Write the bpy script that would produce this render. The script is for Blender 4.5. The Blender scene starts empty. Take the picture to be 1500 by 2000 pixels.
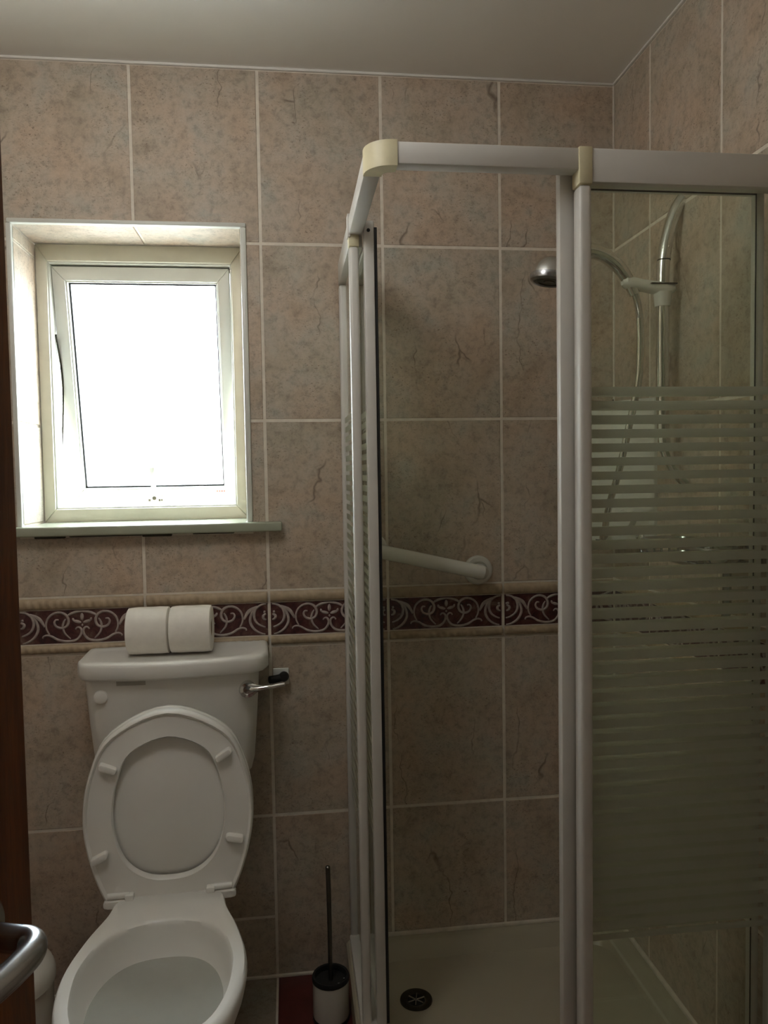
import bpy, bmesh, math, random
from mathutils import Vector, Matrix
random.seed(7)
R = math.radians

# ------------------------------------------------------------------ camera
scn = bpy.context.scene
COL = scn.collection
cam_d = bpy.data.cameras.new('camera')
cam = bpy.data.objects.new('camera', cam_d)
COL.objects.link(cam)
CX = Vector((0.99249924, -0.12118322, -0.01612104))
CY = Vector((0.02207151, 0.04792228, 0.99860718))
CZ = -Vector((0.12024188, 0.99147268, -0.05023753))
CP = Vector((0.65784974, -1.93861791, 1.28303936))
m = Matrix((CX, CY, CZ)).transposed().to_4x4()
m.translation = CP
cam.matrix_world = m
cam_d.sensor_fit = 'VERTICAL'
cam_d.sensor_height = 36.0
cam_d.lens = 1510.0 * 36.0 / 2000.0
cam_d.clip_start = 0.02
scn.camera = cam

# ------------------------------------------------------------------ world / light / exposure
w = bpy.data.worlds.new('overcast_sky')
scn.world = w
w.use_nodes = True
bg = w.node_tree.nodes['Background']
bg.inputs[0].default_value = (0.86, 0.95, 1.0, 1)
bg.inputs[1].default_value = 2.6
scn.view_settings.view_transform = 'Standard'
scn.view_settings.look = 'None'
scn.view_settings.gamma = 1.0
scn.view_settings.use_curve_mapping = False
scn.view_settings.exposure = 3.68
scn.cycles.use_denoising = True
scn.cycles.use_adaptive_sampling = True
scn.cycles.adaptive_threshold = 0.06
scn.cycles.adaptive_min_samples = 16
scn.cycles.max_bounces = 10
scn.cycles.diffuse_bounces = 6
scn.cycles.glossy_bounces = 4
scn.cycles.transmission_bounces = 8
scn.cycles.transparent_max_bounces = 16
scn.cycles.sample_clamp_indirect = 6.0
# window portal: only guides the sampling of the sky, gives no light of its own
pl = bpy.data.lights.new('window_portal', 'AREA')
pl.shape = 'RECTANGLE'; pl.size = 0.62; pl.size_y = 0.80
pl.cycles.is_portal = True
po = bpy.data.objects.new('window_portal', pl)
COL.objects.link(po)
po.location = (0.285, 0.42, 1.53)
po.rotation_euler = (R(-90), 0, 0)

# ------------------------------------------------------------------ helpers
def smooth(me, ang=35):
    for p in me.polygons: p.use_smooth = True
    me.set_sharp_from_angle(angle=R(ang))

def wloc(o):
    v = Vector((0, 0, 0))
    while o: v += o.location; o = o.parent
    return v

def obj(name, bm, mat, parent=None, sm=True, ang=35, origin=None):
    """bm is in world coordinates; origin = where the object's own origin goes"""
    bm.normal_update()
    c = [v.co for v in bm.verts]
    if origin is None:
        if parent is not None and parent.type == 'EMPTY':
            origin = Vector([(min(p[i] for p in c) + max(p[i] for p in c)) / 2 for i in range(3)])
        else:
            origin = Vector(((min(p.x for p in c) + max(p.x for p in c)) / 2,
                             (min(p.y for p in c) + max(p.y for p in c)) / 2, min(p.z for p in c)))
    origin = Vector(origin)
    bmesh.ops.translate(bm, vec=-origin, verts=bm.verts)
    me = bpy.data.meshes.new(name)
    bm.to_mesh(me); bm.free()
    if sm: smooth(me, ang)
    me.materials.append(mat)
    o = bpy.data.objects.new(name, me)
    COL.objects.link(o)
    o.location = origin - (wloc(parent) if parent else Vector((0, 0, 0)))
    o.parent = parent
    return o

def tag(o, label=None, cat=None, group=None, kind=None):
    if label: o['label'] = label
    if cat: o['category'] = cat
    if group: o['group'] = group
    if kind: o['kind'] = kind
    return o

def thing(name, loc, label, cat, group=None):
    o = bpy.data.objects.new(name, None)
    o.empty_display_size = 0.05
    COL.objects.link(o); o.location = loc
    return tag(o, label, cat, group)

def box(bm, x0, x1, y0, y1, z0, z1, bev=0.0, seg=2):
    r = bmesh.ops.create_cube(bm, size=1.0)
    vs = r['verts']
    for v in vs:
        v.co = Vector(((x0 + x1) / 2 + v.co.x * (x1 - x0), (y0 + y1) / 2 + v.co.y * (y1 - y0), (z0 + z1) / 2 + v.co.z * (z1 - z0)))
    if bev > 0:
        es = list({e for v in vs for e in v.link_edges})
        bmesh.ops.bevel(bm, geom=es, offset=bev, segments=seg, profile=0.5, affect='EDGES')
    return bm

def boxm(x0, x1, y0, y1, z0, z1, bev=0.0, seg=2):
    return box(bmesh.new(), x0, x1, y0, y1, z0, z1, bev, seg)

def crom(pts, n=8, closed=False):
    pts = [Vector(p) for p in pts]
    N = len(pts); out = []
    rng = range(N) if closed else range(N - 1)
    for i in rng:
        g = (lambda k: pts[k % N]) if closed else (lambda k: pts[min(max(k, 0), N - 1)])
        p0, p1, p2, p3 = g(i - 1), g(i), g(i + 1), g(i + 2)
        for j in range(n):
            t = j / n
            out.append(0.5 * ((2 * p1) + (p2 - p0) * t + (2 * p0 - 5 * p1 + 4 * p2 - p3) * t * t + (3 * p1 - p0 - 3 * p2 + p3) * t ** 3))
    if not closed: out.append(pts[-1].copy())
    return out

def loft(bm, rings, cap0=True, cap1=True, closed=True):
    vr = [[bm.verts.new(p) for p in r] for r in rings]
    n = len(rings[0])
    for a, b in zip(vr[:-1], vr[1:]):
        for i in range(n if closed else n - 1):
            j = (i + 1) % n
            bm.faces.new((a[i], a[j], b[j], b[i]))
    if cap0: bm.faces.new(list(reversed(vr[0])))
    if cap1: bm.faces.new(vr[-1])
    bmesh.ops.recalc_face_normals(bm, faces=bm.faces)
    return bm

def tube(bm, pts, rad, n=12, cap=True, sx=1.0):
    pts = [Vector(p) for p in pts]
    rads = rad if isinstance(rad, (list, tuple)) else [rad] * len(pts)
    T = []
    for i in range(len(pts)):
        a = pts[max(i - 1, 0)]; b = pts[min(i + 1, len(pts) - 1)]
        T.append((b - a).normalized())
    up = Vector((0, 0, 1)) if abs(T[0].z) < 0.9 else Vector((1, 0, 0))
    u = T[0].cross(up).normalized()
    rings = []
    for i, p in enumerate(pts):
        u = (u - T[i] * u.dot(T[i])).normalized()
        v = T[i].cross(u)
        rings.append([p + (u * math.cos(2 * math.pi * k / n) * sx + v * math.sin(2 * math.pi * k / n)) * rads[i] for k in range(n)])
    tmp = bmesh.new()
    loft(tmp, rings, cap, cap)
    me = bpy.data.meshes.new('t'); tmp.to_mesh(me); tmp.free()
    bm.from_mesh(me); bpy.data.meshes.remove(me)
    return bm

def tubem(pts, rad, n=12, cap=True, sx=1.0): return tube(bmesh.new(), pts, rad, n, cap, sx)

def lathe(profile, c, axis='Z', n=32, M=None):
    """profile: list of (r, h); revolved about an axis through c"""
    bm = bmesh.new()
    rings = []
    for r, h in profile:
        ring = []
        for k in range(n):
            a = 2 * math.pi * k / n
            p = Vector((r * math.cos(a), r * math.sin(a), h))
            if M is not None: p = M @ p
            elif axis == 'X': p = Vector((p.z, p.x, p.y))
            elif axis == 'Y': p = Vector((p.x, p.z, p.y))
            ring.append(Vector(c) + p)
        rings.append(ring)
    loft(bm, rings, profile[0][0] > 1e-6, profile[-1][0] > 1e-6)
    bmesh.ops.remove_doubles(bm, verts=bm.verts, dist=1e-6)
    return bm

def prism(bm, poly, axis, a, b, bev=0.0, seg=2):
    """extrude a 2-D polygon along an axis: 'Z' poly=(x,y), 'Y' poly=(x,z), 'X' poly=(y,z)"""
    def P(p, h):
        return {'Z': (p[0], p[1], h), 'Y': (p[0], h, p[1]), 'X': (h, p[0], p[1])}[axis]
    v0 = [bm.verts.new(P(p, a)) for p in poly]; v1 = [bm.verts.new(P(p, b)) for p in poly]
    n = len(poly); fs = [bm.faces.new(v0[::-1]), bm.faces.new(v1)]
    for i in range(n):
        j = (i + 1) % n
        fs.append(bm.faces.new((v0[i], v0[j], v1[j], v1[i])))
    bmesh.ops.recalc_face_normals(bm, faces=fs)
    if bev > 0:
        es = list({e for f in fs for e in f.edges})
        bmesh.ops.bevel(bm, geom=es, offset=bev, segments=seg, profile=0.5, affect='EDGES')
    return bm

# ------------------------------------------------------------------ materials
class NT:
    def __init__(s, name):
        s.m = bpy.data.materials.new(name); s.m.use_nodes = True
        s.t = s.m.node_tree; s.n = s.t.nodes; s.l = s.t.links
        s.b = s.n['Principled BSDF']; s.out = s.n['Material Output']
    def new(s, typ, **kw):
        x = s.n.new(typ)
        for k, v in kw.items(): setattr(x, k, v)
        return x
    def link(s, a, b): s.l.new(a, b)
    def noise(s, vec, scale, detail=4, rough=0.55, dist=0.0):
        x = s.new('ShaderNodeTexNoise')
        x.inputs['Scale'].default_value = scale; x.inputs['Detail'].default_value = detail
        x.inputs['Roughness'].default_value = rough; x.inputs['Distortion'].default_value = dist
        if vec is not None: s.link(vec, x.inputs['Vector'])
        return x
    def ramp(s, fac, stops):
        x = s.new('ShaderNodeValToRGB')
        e = x.color_ramp.elements
        while len(e) < len(stops): e.new(0.5)
        for k, (p, c) in enumerate(stops):
            e[k].position = p; e[k].color = (c[0], c[1], c[2], 1) if not isinstance(c, float) else (c, c, c, 1)
        s.link(fac, x.inputs[0]); return x
    def mix(s, fac, a, b, mode='MIX'):
        x = s.new('ShaderNodeMix', data_type='RGBA', blend_type=mode)
        if isinstance(fac, float): x.inputs[0].default_value = fac
        else: s.link(fac, x.inputs[0])
        for i, v in ((6, a), (7, b)):
            if isinstance(v, tuple): x.inputs[i].default_value = (*v, 1)
            else: s.link(v, x.inputs[i])
        return x.outputs[2]
    def math(s, op, a, b=None, c=None):
        x = s.new('ShaderNodeMath', operation=op)
        for i, v in enumerate((a, b, c)):
            if v is None: continue
            if isinstance(v, (int, float)): x.inputs[i].default_value = v
            else: s.link(v, x.inputs[i])
        return x.outputs[0]
    def bump(s, h, strength=0.3, dist=0.002):
        x = s.new('ShaderNodeBump')
        x.inputs['Strength'].default_value = strength; x.inputs['Distance'].default_value = dist
        s.link(h, x.inputs['Height']); s.link(x.outputs[0], s.b.inputs['Normal'])

def plain(name, col, rough=0.4, metal=0.0, var=0.06, scale=30, bump=0.0, spec=0.5, coat=0.0):
    t = NT(name)
    tc = t.new('ShaderNodeTexCoord')
    nz = t.noise(tc.outputs['Object'], scale, 3)
    c0 = tuple(max(0, x * (1 - var)) for x in col); c1 = tuple(min(1, x * (1 + var)) for x in col)
    rp = t.ramp(nz.outputs['Fac'], [(0.3, c0), (0.7, c1)])
    t.link(rp.outputs[0], t.b.inputs['Base Color'])
    t.b.inputs['Roughness'].default_value = rough
    t.b.inputs['Metallic'].default_value = metal
    t.b.inputs['Specular IOR Level'].default_value = spec
    t.b.inputs['Coat Weight'].default_value = coat
    if bump > 0: t.bump(nz.outputs['Fac'], bump)
    return t.m

def tile_material(name, tint=(1, 1, 1), floor=False):
    t = NT(name)
    tc = t.new('ShaderNodeTexCoord')
    oi = t.new('ShaderNodeObjectInfo')
    off = t.new('ShaderNodeVectorMath', operation='SCALE')
    cmb = t.new('ShaderNodeCombineXYZ')
    t.link(oi.outputs['Random'], cmb.inputs[0]); t.link(oi.outputs['Random'], cmb.inputs[2])
    t.link(cmb.outputs[0], off.inputs[0]); off.inputs[3].default_value = 37.0
    add = t.new('ShaderNodeVectorMath', operation='ADD')
    t.link(tc.outputs['Object'], add.inputs[0]); t.link(off.outputs[0], add.inputs[1])
    v = add.outputs[0]
    c = lambda r, g, b: (r * 1.22 * tint[0], g * 1.21 * tint[1], b * 1.20 * tint[2])
    big = t.noise(v, 8.5, 4, 0.62, 0.35)
    base = t.ramp(big.outputs['Fac'], [(0.30, c(0.335, 0.272, 0.208)), (0.46, c(0.412, 0.340, 0.268)), (0.56, c(0.425, 0.362, 0.295)), (0.70, c(0.375, 0.350, 0.298))]).outputs[0]
    hue = t.noise(v, 5.0, 2, 0.6, 0.3)
    hr = t.ramp(hue.outputs['Fac'], [(0.34, (1.10, 0.99, 0.93)), (0.50, (1.0, 1.0, 1.0)), (0.66, (0.90, 1.0, 1.02))])
    base = t.mix(0.55, base, hr.outputs[0], 'MULTIPLY')
    # fine mottling
    mid = t.noise(v, 48, 5, 0.75, 0.25)
    mr = t.ramp(mid.outputs['Fac'], [(0.33, 0.60), (0.5, 1.0), (0.68, 1.18)])
    base = t.mix(0.72, base, mr.outputs[0], 'MULTIPLY')
    # pits
    st = t.new('ShaderNodeMapping'); st.inputs['Scale'].default_value = (1.0, 1.0, 1.6)
    st.inputs['Rotation'].default_value = (0, R(25), 0)
    t.link(v, st.inputs[0])
    pit = t.noise(st.outputs[0], 150, 2, 0.7, 0.3)
    patch = t.noise(v, 11, 2)
    pr = t.ramp(pit.outputs['Fac'], [(0.33, 1.0), (0.41, 0.0)])
    pm = t.ramp(patch.outputs['Fac'], [(0.38, 0.0), (0.60, 0.8)])
    pf = t.math('MULTIPLY', pr.outputs[0], pm.outputs[0])
    base = t.mix(pf, base, c(0.16, 0.12, 0.085))
    # thin dark cracks
    dn = t.noise(v, 9, 3, 0.6)
    dv = t.new('ShaderNodeVectorMath', operation='SCALE'); dv.inputs[3].default_value = 0.09
    t.link(dn.outputs['Color'], dv.inputs[0])
    da = t.new('ShaderNodeVectorMath', operation='ADD')
    t.link(v, da.inputs[0]); t.link(dv.outputs[0], da.inputs[1])
    vs = t.new('ShaderNodeMapping'); vs.inputs['Scale'].default_value = (1.0, 0.2, 0.28)
    vs.inputs['Rotation'].default_value = (0, R(-22), 0)
    t.link(da.outputs[0], vs.inputs[0])
    vo = t.new('ShaderNodeTexVoronoi', feature='DISTANCE_TO_EDGE'); vo.inputs['Scale'].default_value = 7.0
    t.link(vs.outputs[0], vo.inputs['Vector'])
    vr = t.ramp(vo.outputs['Distance'], [(0.0, 1.0), (0.012, 0.0)])
    vm = t.noise(v, 6.5, 2); vmr = t.ramp(vm.outputs['Fac'], [(0.535, 0.0), (0.62, 0.8)])
    vf = t.math('MULTIPLY', vr.outputs[0], vmr.outputs[0])
    base = t.mix(vf, base, c(0.13, 0.10, 0.075))
    # tile to tile tone
    tr = t.ramp(oi.outputs['Random'], [(0.0, 0.95), (1.0, 1.04)])
    base = t.mix(1.0, base, tr.outputs[0], 'MULTIPLY')
    t.link(base, t.b.inputs['Base Color'])
    t.b.inputs['Roughness'].default_value = 0.5
    t.b.inputs['Specular IOR Level'].default_value = 0.35
    hh = t.mix(0.5, mid.outputs['Fac'], pit.outputs['Fac'])
    t.bump(hh, 0.22, 0.0015)
    return t.m

def wood_material():
    t = NT('stained_wood')
    tc = t.new('ShaderNodeTexCoord')
    mp = t.new('ShaderNodeMapping'); mp.inputs['Scale'].default_value = (9, 9, 0.7)
    t.link(tc.outputs['Object'], mp.inputs[0])
    a = t.noise(mp.outputs[0], 7, 6, 0.65, 0.9)
    b = t.noise(mp.outputs[0], 45, 3, 0.6)
    c = t.ramp(a.outputs['Fac'], [(0.3, (0.075, 0.022, 0.007)), (0.5, (0.15, 0.045, 0.012)), (0.7, (0.21, 0.068, 0.018))]).outputs[0]
    r = t.ramp(b.outputs['Fac'], [(0.35, 0.7), (0.6, 1.05)])
    c = t.mix(0.7, c, r.outputs[0], 'MULTIPLY')
    t.link(c, t.b.inputs['Base Color'])
    t.b.inputs['Roughness'].default_value = 0.32
    t.bump(b.outputs['Fac'], 0.12, 0.001)
    return t.m

def burgundy_material():
    t = NT('burgundy_glaze')
    tc = t.new('ShaderNodeTexCoord'); oi = t.new('ShaderNodeObjectInfo')
    add = t.new('ShaderNodeVectorMath', operation='ADD')
    t.link(tc.outputs['Object'], add.inputs[0]); t.link(oi.outputs['Random'], add.inputs[1])
    a = t.noise(add.outputs[0], 26, 5, 0.65, 1.0)
    c = t.ramp(a.outputs['Fac'], [(0.32, (0.022, 0.011, 0.011)), (0.48, (0.078, 0.022, 0.022)), (0.58, (0.110, 0.048, 0.038)), (0.70, (0.19, 0.125, 0.09))])
    t.link(c.outputs[0], t.b.inputs['Base Color'])
    t.b.inputs['Roughness'].default_value = 0.3
    t.bump(a.outputs['Fac'], 0.25, 0.002)
    return t.m

def thin_fresnel(t, ior):
    # thin sheet: the same reflectance from both sides
    fr = t.new('ShaderNodeFresnel'); g = t.new('ShaderNodeNewGeometry')
    k = t.math('MULTIPLY_ADD', g.outputs['Backfacing'], 1.0 / ior - ior, ior)
    t.link(k, fr.inputs[0])
    return fr

def glass_material(name, stripes=None, tint=(0.965, 0.985, 0.95)):
    """thin clear safety glass; stripes=(top, bottom, period, frosted share) frosts printed bands"""
    t = NT(name)
    t.n.remove(t.b)
    tr = t.new('ShaderNodeBsdfTransparent'); tr.inputs[0].default_value = (*tint, 1)
    gl = t.new('ShaderNodeBsdfGlossy'); gl.inputs['Roughness'].default_value = 0.02
    gl.inputs[0].default_value = (1, 1, 1, 1)
    fr = thin_fresnel(t, 1.45)
    mx = t.new('ShaderNodeMixShader')
    t.link(fr.outputs[0], mx.inputs[0]); t.link(tr.outputs[0], mx.inputs[1]); t.link(gl.outputs[0], mx.inputs[2])
    last = mx.outputs[0]
    if stripes:
        top, bot, per, share = stripes
        ge = t.new('ShaderNodeNewGeometry'); sp = t.new('ShaderNodeSeparateXYZ')
        t.link(ge.outputs['Position'], sp.inputs[0])
        z = sp.outputs['Z']
        f = t.math('FRACT', t.math('DIVIDE', t.math('SUBTRACT', top, z), per))
        a = t.math('LESS_THAN', f, share)
        a = t.math('MULTIPLY', a, t.math('LESS_THAN', z, top))
        a = t.math('MULTIPLY', a, t.math('GREATER_THAN', z, bot))
        tl = t.new('ShaderNodeBsdfTranslucent'); tl.inputs[0].default_value = (0.88, 0.89, 0.80, 1)
        df = t.new('ShaderNodeBsdfDiffuse'); df.inputs[0].default_value = (0.50, 0.50, 0.45, 1)
        m1 = t.new('ShaderNodeMixShader'); m1.inputs[0].default_value = 0.35
        t.link(tl.outputs[0], m1.inputs[1]); t.link(df.outputs[0], m1.inputs[2])
        t2 = t.new('ShaderNodeBsdfTransparent'); t2.inputs[0].default_value = (0.85, 0.9, 0.8, 1)
        m2 = t.new('ShaderNodeMixShader'); m2.inputs[0].default_value = 0.14
        t.link(m1.outputs[0], m2.inputs[1]); t.link(t2.outputs[0], m2.inputs[2])
        m3 = t.new('ShaderNodeMixShader')
        t.link(a, m3.inputs[0]); t.link(last, m3.inputs[1]); t.link(m2.outputs[0], m3.inputs[2])
        last = m3.outputs[0]
    t.link(last, t.out.inputs[0])
    return t.m

def frosted_pane_material():
    """obscured window glass: part of the daylight goes straight on, part is scattered"""
    t = NT('obscured_glass')
    t.n.remove(t.b)
    tc = t.new('ShaderNodeTexCoord')
    nz = t.noise(tc.outputs['Object'], 210, 2, 0.5)
    cr = t.ramp(nz.outputs['Fac'], [(0.35, (0.78, 0.84, 0.86)), (0.65, (0.95, 0.98, 1.0))])
    # double glazing: transmission falls off towards grazing angles (two Fresnel panes)
    fr = thin_fresnel(t, 1.52)
    tm = t.math('SUBTRACT', 1.0, fr.outputs[0])
    tm = t.math('POWER', tm, 4.0)
    cc = t.mix(1.0, cr.outputs[0], tm, 'MULTIPLY')
    tr = t.new('ShaderNodeBsdfTransparent'); t.link(cc, tr.inputs[0])
    tl = t.new('ShaderNodeBsdfTranslucent'); t.link(cr.outputs[0], tl.inputs[0])
    mx = t.new('ShaderNodeMixShader'); mx.inputs[0].default_value = 0.2
    t.link(tr.outputs[0], mx.inputs[1]); t.link(tl.outputs[0], mx.inputs[2])
    t.link(mx.outputs[0], t.out.inputs[0])
    return t.m

M_TILE = tile_material('stone_effect_tile')
M_FLOORB = tile_material('beige_floor_tile', (0.62, 0.62, 0.60))
M_FLOORR = plain('burgundy_floor_tile', (0.105, 0.020, 0.016), 0.4, var=0.3, scale=14)
M_GROUT = plain('grout', (0.74, 0.68, 0.59), 0.85, var=0.10, scale=40, bump=0.2)
M_ROPE = plain('rope_glaze', (0.45, 0.35, 0.235), 0.42, var=0.12, scale=60)
M_SCROLL = plain('scroll_glaze', (0.40, 0.34, 0.31), 0.42, var=0.18, scale=90)
M_BURG = burgundy_material()
M_CEIL = plain('ceiling_paint', (0.82, 0.80, 0.76), 0.9, var=0.015, scale=6)
M_PVC = plain('white_upvc', (0.70, 0.70, 0.65), 0.32, var=0.03, scale=12)
M_PVCY = plain('yellowed_upvc', (0.68, 0.66, 0.55), 0.38, var=0.06, scale=14)
M_GASKET = plain('black_rubber', (0.012, 0.012, 0.012), 0.55, var=0.2)
M_FRAME = plain('white_powder_coat', (0.62, 0.60, 0.56), 0.35, var=0.02, scale=20)
M_CREAM = plain('yellowed_plastic', (0.66, 0.60, 0.40), 0.45, var=0.08, scale=30)
M_PORC = plain('white_porcelain', (0.80, 0.79, 0.75), 0.28, var=0.012, scale=8)
M_SEAT = plain('white_seat_plastic', (0.78, 0.77, 0.73), 0.2, var=0.012, scale=10)
M_CHROME = plain('chrome', (0.72, 0.72, 0.70), 0.12, 1.0, var=0.03, scale=30)
M_SATIN = plain('satin_steel', (0.50, 0.51, 0.53), 0.24, 1.0, var=0.04, scale=60)
M_PAPER = plain('toilet_paper', (0.86, 0.83, 0.77), 0.95, var=0.03, scale=60, bump=0.35)
M_CARD = plain('brown_card', (0.42, 0.33, 0.24), 0.9, var=0.1)
M_SILL = plain('grey_green_gloss_paint', (0.37, 0.39, 0.30), 0.22, var=0.05, scale=12)
M_ENAMEL = plain('white_enamel', (0.70, 0.69, 0.63), 0.25, var=0.02, scale=12)
M_TRAY = plain('acrylic_tray', (0.46, 0.42, 0.32), 0.22, var=0.03, scale=7)
M_DARK = plain('dark_brown_metal', (0.05, 0.045, 0.03), 0.35, 0.6, var=0.15)
M_WOOD = wood_material()
M_LABEL = plain('grey_label', (0.42, 0.41, 0.37), 0.6)
M_GLASS = glass_material('clear_glass')
ST = (1.420, 0.475, 0.0234, 0.59)
M_STRIPE = glass_material('striped_shower_glass', ST)
M_PANE = frosted_pane_material()
M_RENDER = plain('pebble_dash', (0.62, 0.50, 0.44), 0.95, var=0.25, scale=90, bump=0.8)
M_YARD = plain('concrete_yard', (0.55, 0.54, 0.50), 0.95, var=0.12, scale=3)
M_WATER = plain('pan_water', (0.40, 0.41, 0.37), 0.15, var=0.02)
M_PAINT = plain('hall_paint', (0.62, 0.58, 0.50), 0.85, var=0.02, scale=4)
M_MOULD = plain('dark_sealant', (0.05, 0.05, 0.045), 0.8, var=0.3)
M_BRUSH = plain('dark_steel', (0.16, 0.15, 0.13), 0.3, 0.9, var=0.1)
M_RED = plain('red_print', (0.55, 0.12, 0.08), 0.6)

# ------------------------------------------------------------------ the room
ZC = 2.2655                      # ceiling
XR = 1.5024                      # right wall
XL = -0.30                       # left wall
YB = -2.15                       # wall behind the camera
ROWS = [(0.0, 0.4221), (0.4221, 0.8557), (0.9943, 1.4172), (1.4172, 1.8471), (1.8471, ZC)]
G = 0.0068                       # grout
WX0, WX1, WZ0, WZ1 = 0.018, 0.5534, 1.165, 1.889   # window opening

def slab(name, bm, mat, kind='structure'):
    return tag(obj(name, bm, mat, None, sm=False, origin=(0, 0, 0)), kind=kind)

bm = bmesh.new()
GY = 0.0010
for x0, x1, z0, z1 in ((XL - .12, WX0, 0, ZC), (WX1, XR + .12, 0, ZC), (WX0, WX1, 0, WZ0), (WX0, WX1, WZ1, ZC)):
    box(bm, x0, x1, GY, 0.34, z0, z1)
wall_back = slab('wall_back', bm, M_GROUT)
wall_right = slab('wall_right', boxm(XR + GY, XR + .12, YB - .1, 0.0, 0, ZC), M_GROUT)
wall_left = slab('wall_left', boxm(XL - .12, XL - GY, YB - .1, 0.0, 0, ZC), M_GROUT)
bm = bmesh.new()
DX0, DX1, DZ = 0.16, 0.96, 2.02
for x0, x1, z0, z1 in ((XL - .12, DX0, 0, ZC), (DX1, XR + .12, 0, ZC), (DX0, DX1, DZ, ZC)):
    box(bm, x0, x1, YB - .1, YB, z0, z1)
wall_front = slab('wall_front', bm, M_TILE)
floor = slab('floor', boxm(XL - .12, XR + .12, YB - .1, 0.02, -0.08, -0.0016), M_GROUT)
ceiling = slab('ceiling', boxm(XL - .12, XR + .12, YB - .1, 0.34, ZC, ZC + .08), M_CEIL)
# the hall behind the camera
slab('floor_hall', boxm(-.8, 2.2, -3.6, YB - .1, -.08, -.002), M_WOOD)
slab('ceiling_hall', boxm(-.8, 2.2, -3.6, YB - .1, ZC, ZC + .08), M_CEIL)
slab('wall_hall_back', boxm(-.8, 2.2, -3.7, -3.6, -.08, ZC + .08), M_PAINT)
slab('wall_hall_left', boxm(-.9, -.8, -3.7, YB, -.08, ZC + .08), M_PAINT)
slab('wall_hall_right', boxm(2.2, 2.3, -3.7, YB, -.08, ZC + .08), M_PAINT)
bm = bmesh.new(); box(bm, -.8, XL - .12, YB - .1, YB, 0, ZC); box(bm, XR + .12, 2.2, YB - .1, YB, 0, ZC)
slab('wall_hall_front', bm, M_PAINT)

# ---- tiles: one mesh per size, shared between alike pieces; each tile its own object
_cache = {}
def tile_mesh(poly, name, t=0.008, mat=M_TILE):
    key = (name, tuple((round(a, 4), round(b, 4)) for a, b in poly), mat.name)
    if key in _cache: return _cache[key]
    bm = bmesh.new()
    v0 = [bm.verts.new((a, 0, b)) for a, b in poly]
    f = bm.faces.new(v0)
    bm.normal_update()
    if f.normal.y > 0: f.normal_flip()
    r = bmesh.ops.extrude_face_region(bm, geom=[f])
    nv = [g for g in r['geom'] if isinstance(g, bmesh.types.BMVert)]
    for v in nv: v.co.y = 0
    for v in v0: v.co.y = t
    bm.normal_update()
    fe = [e for e in bm.edges if all(abs(v.co.y) < 1e-6 for v in e.verts)]
    bmesh.ops.bevel(bm, geom=fe, offset=0.0013, segments=1, affect='EDGES')
    bmesh.ops.recalc_face_normals(bm, faces=bm.faces)
    me = bpy.data.meshes.new(name); bm.to_mesh(me); bm.free()
    me.materials.append(mat)
    _cache[key] = me
    return me

def put(name, me, loc, rz, parent, rot=None):
    o = bpy.data.objects.new(name, me)
    COL.objects.link(o)
    o.location = loc
    o.rotation_euler = rot if rot else (0, 0, rz)
    o.parent = parent
    return o

def rect(w, h): return [(-w / 2, -h / 2), (w / 2, -h / 2), (w / 2, h / 2), (-w / 2, h / 2)]

def jit(): return random.uniform(-0.0005, 0.0004)

def cut_poly(x0, x1, z0, z1):
    """tile rectangle minus the window opening (with room for the trim), as polygons in wall coordinates"""
    hx0, hx1, hz0, hz1 = WX0 - .004, WX1 + .012, WZ0 - .026, WZ1 + .004
    if x1 <= hx0 or x0 >= hx1 or z1 <= hz0 or z0 >= hz1: return [[(x0, z0), (x1, z0), (x1, z1), (x0, z1)]]
    L, Rr, B, T = x0 < hx0, x1 > hx1, z0 < hz0, z1 > hz1
    if not (L or Rr or B or T): return []
    if B and not T:
        if L: return [[(x0, z0), (x1, z0), (x1, hz0), (hx0, hz0), (hx0, z1), (x0, z1)]]
        if Rr: return [[(x0, z0), (x1, z0), (x1, z1), (hx1, z1), (hx1, hz0), (x0, hz0)]]
        return [[(x0, z0), (x1, z0), (x1, hz0), (x0, hz0)]]
    if T and not B:
        if L: return [[(x0, z0), (hx0, z0), (hx0, hz1), (x1, hz1), (x1, z1), (x0, z1)]]
        if Rr: return [[(hx1, z0), (x1, z0), (x1, z1), (x0, z1), (x0, hz1), (hx1, hz1)]]
        return [[(x0, hz1), (x1, hz1), (x1, z1), (x0, z1)]]
    if L: return [[(x0, z0), (hx0, z0), (hx0, z1), (x0, z1)]]
    return [[(hx1, z0), (x1, z0), (x1, z1), (hx1, z1)]]

XS = [-0.30, 0.0, 0.30, 0.60, 0.90, 1.20, XR]
for ci in range(6):
    for ri, (z0, z1) in enumerate(ROWS):
        spans = [(z0, z1)]
        if ci == 2 and ri == 0: spans = [(0.0, 0.1586), (0.1586, z1)]
        for a, b in spans:
            for poly in cut_poly(XS[ci] + G / 2, XS[ci + 1] - G / 2, a + G / 2, b - G / 2 - (0.004 if b == ZC else 0)):
                cx = (min(p[0] for p in poly) + max(p[0] for p in poly)) / 2
                cz = (min(p[1] for p in poly) + max(p[1] for p in poly)) / 2
                me = tile_mesh([(p[0] - cx, p[1] - cz) for p in poly], 'tile')
                put('tile', me, (cx, jit(), cz), 0, wall_back)
# right wall columns
YS = [0.0, -0.1978]
while YS[-1] > YB + 0.3: YS.append(YS[-1] - 0.3)
YS.append(YB)
for ci in range(len(YS) - 1):
    for z0, z1 in ROWS:
        wd = YS[ci] - YS[ci + 1] - G; h = z1 - z0 - G - (0.004 if z1 == ZC else 0)
        if wd < 0.02: continue
        put('tile', tile_mesh(rect(wd, h), 'tile'), (XR + jit(), (YS[ci] + YS[ci + 1]) / 2, z0 + G / 2 + h / 2), R(-90), wall_right)
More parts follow.
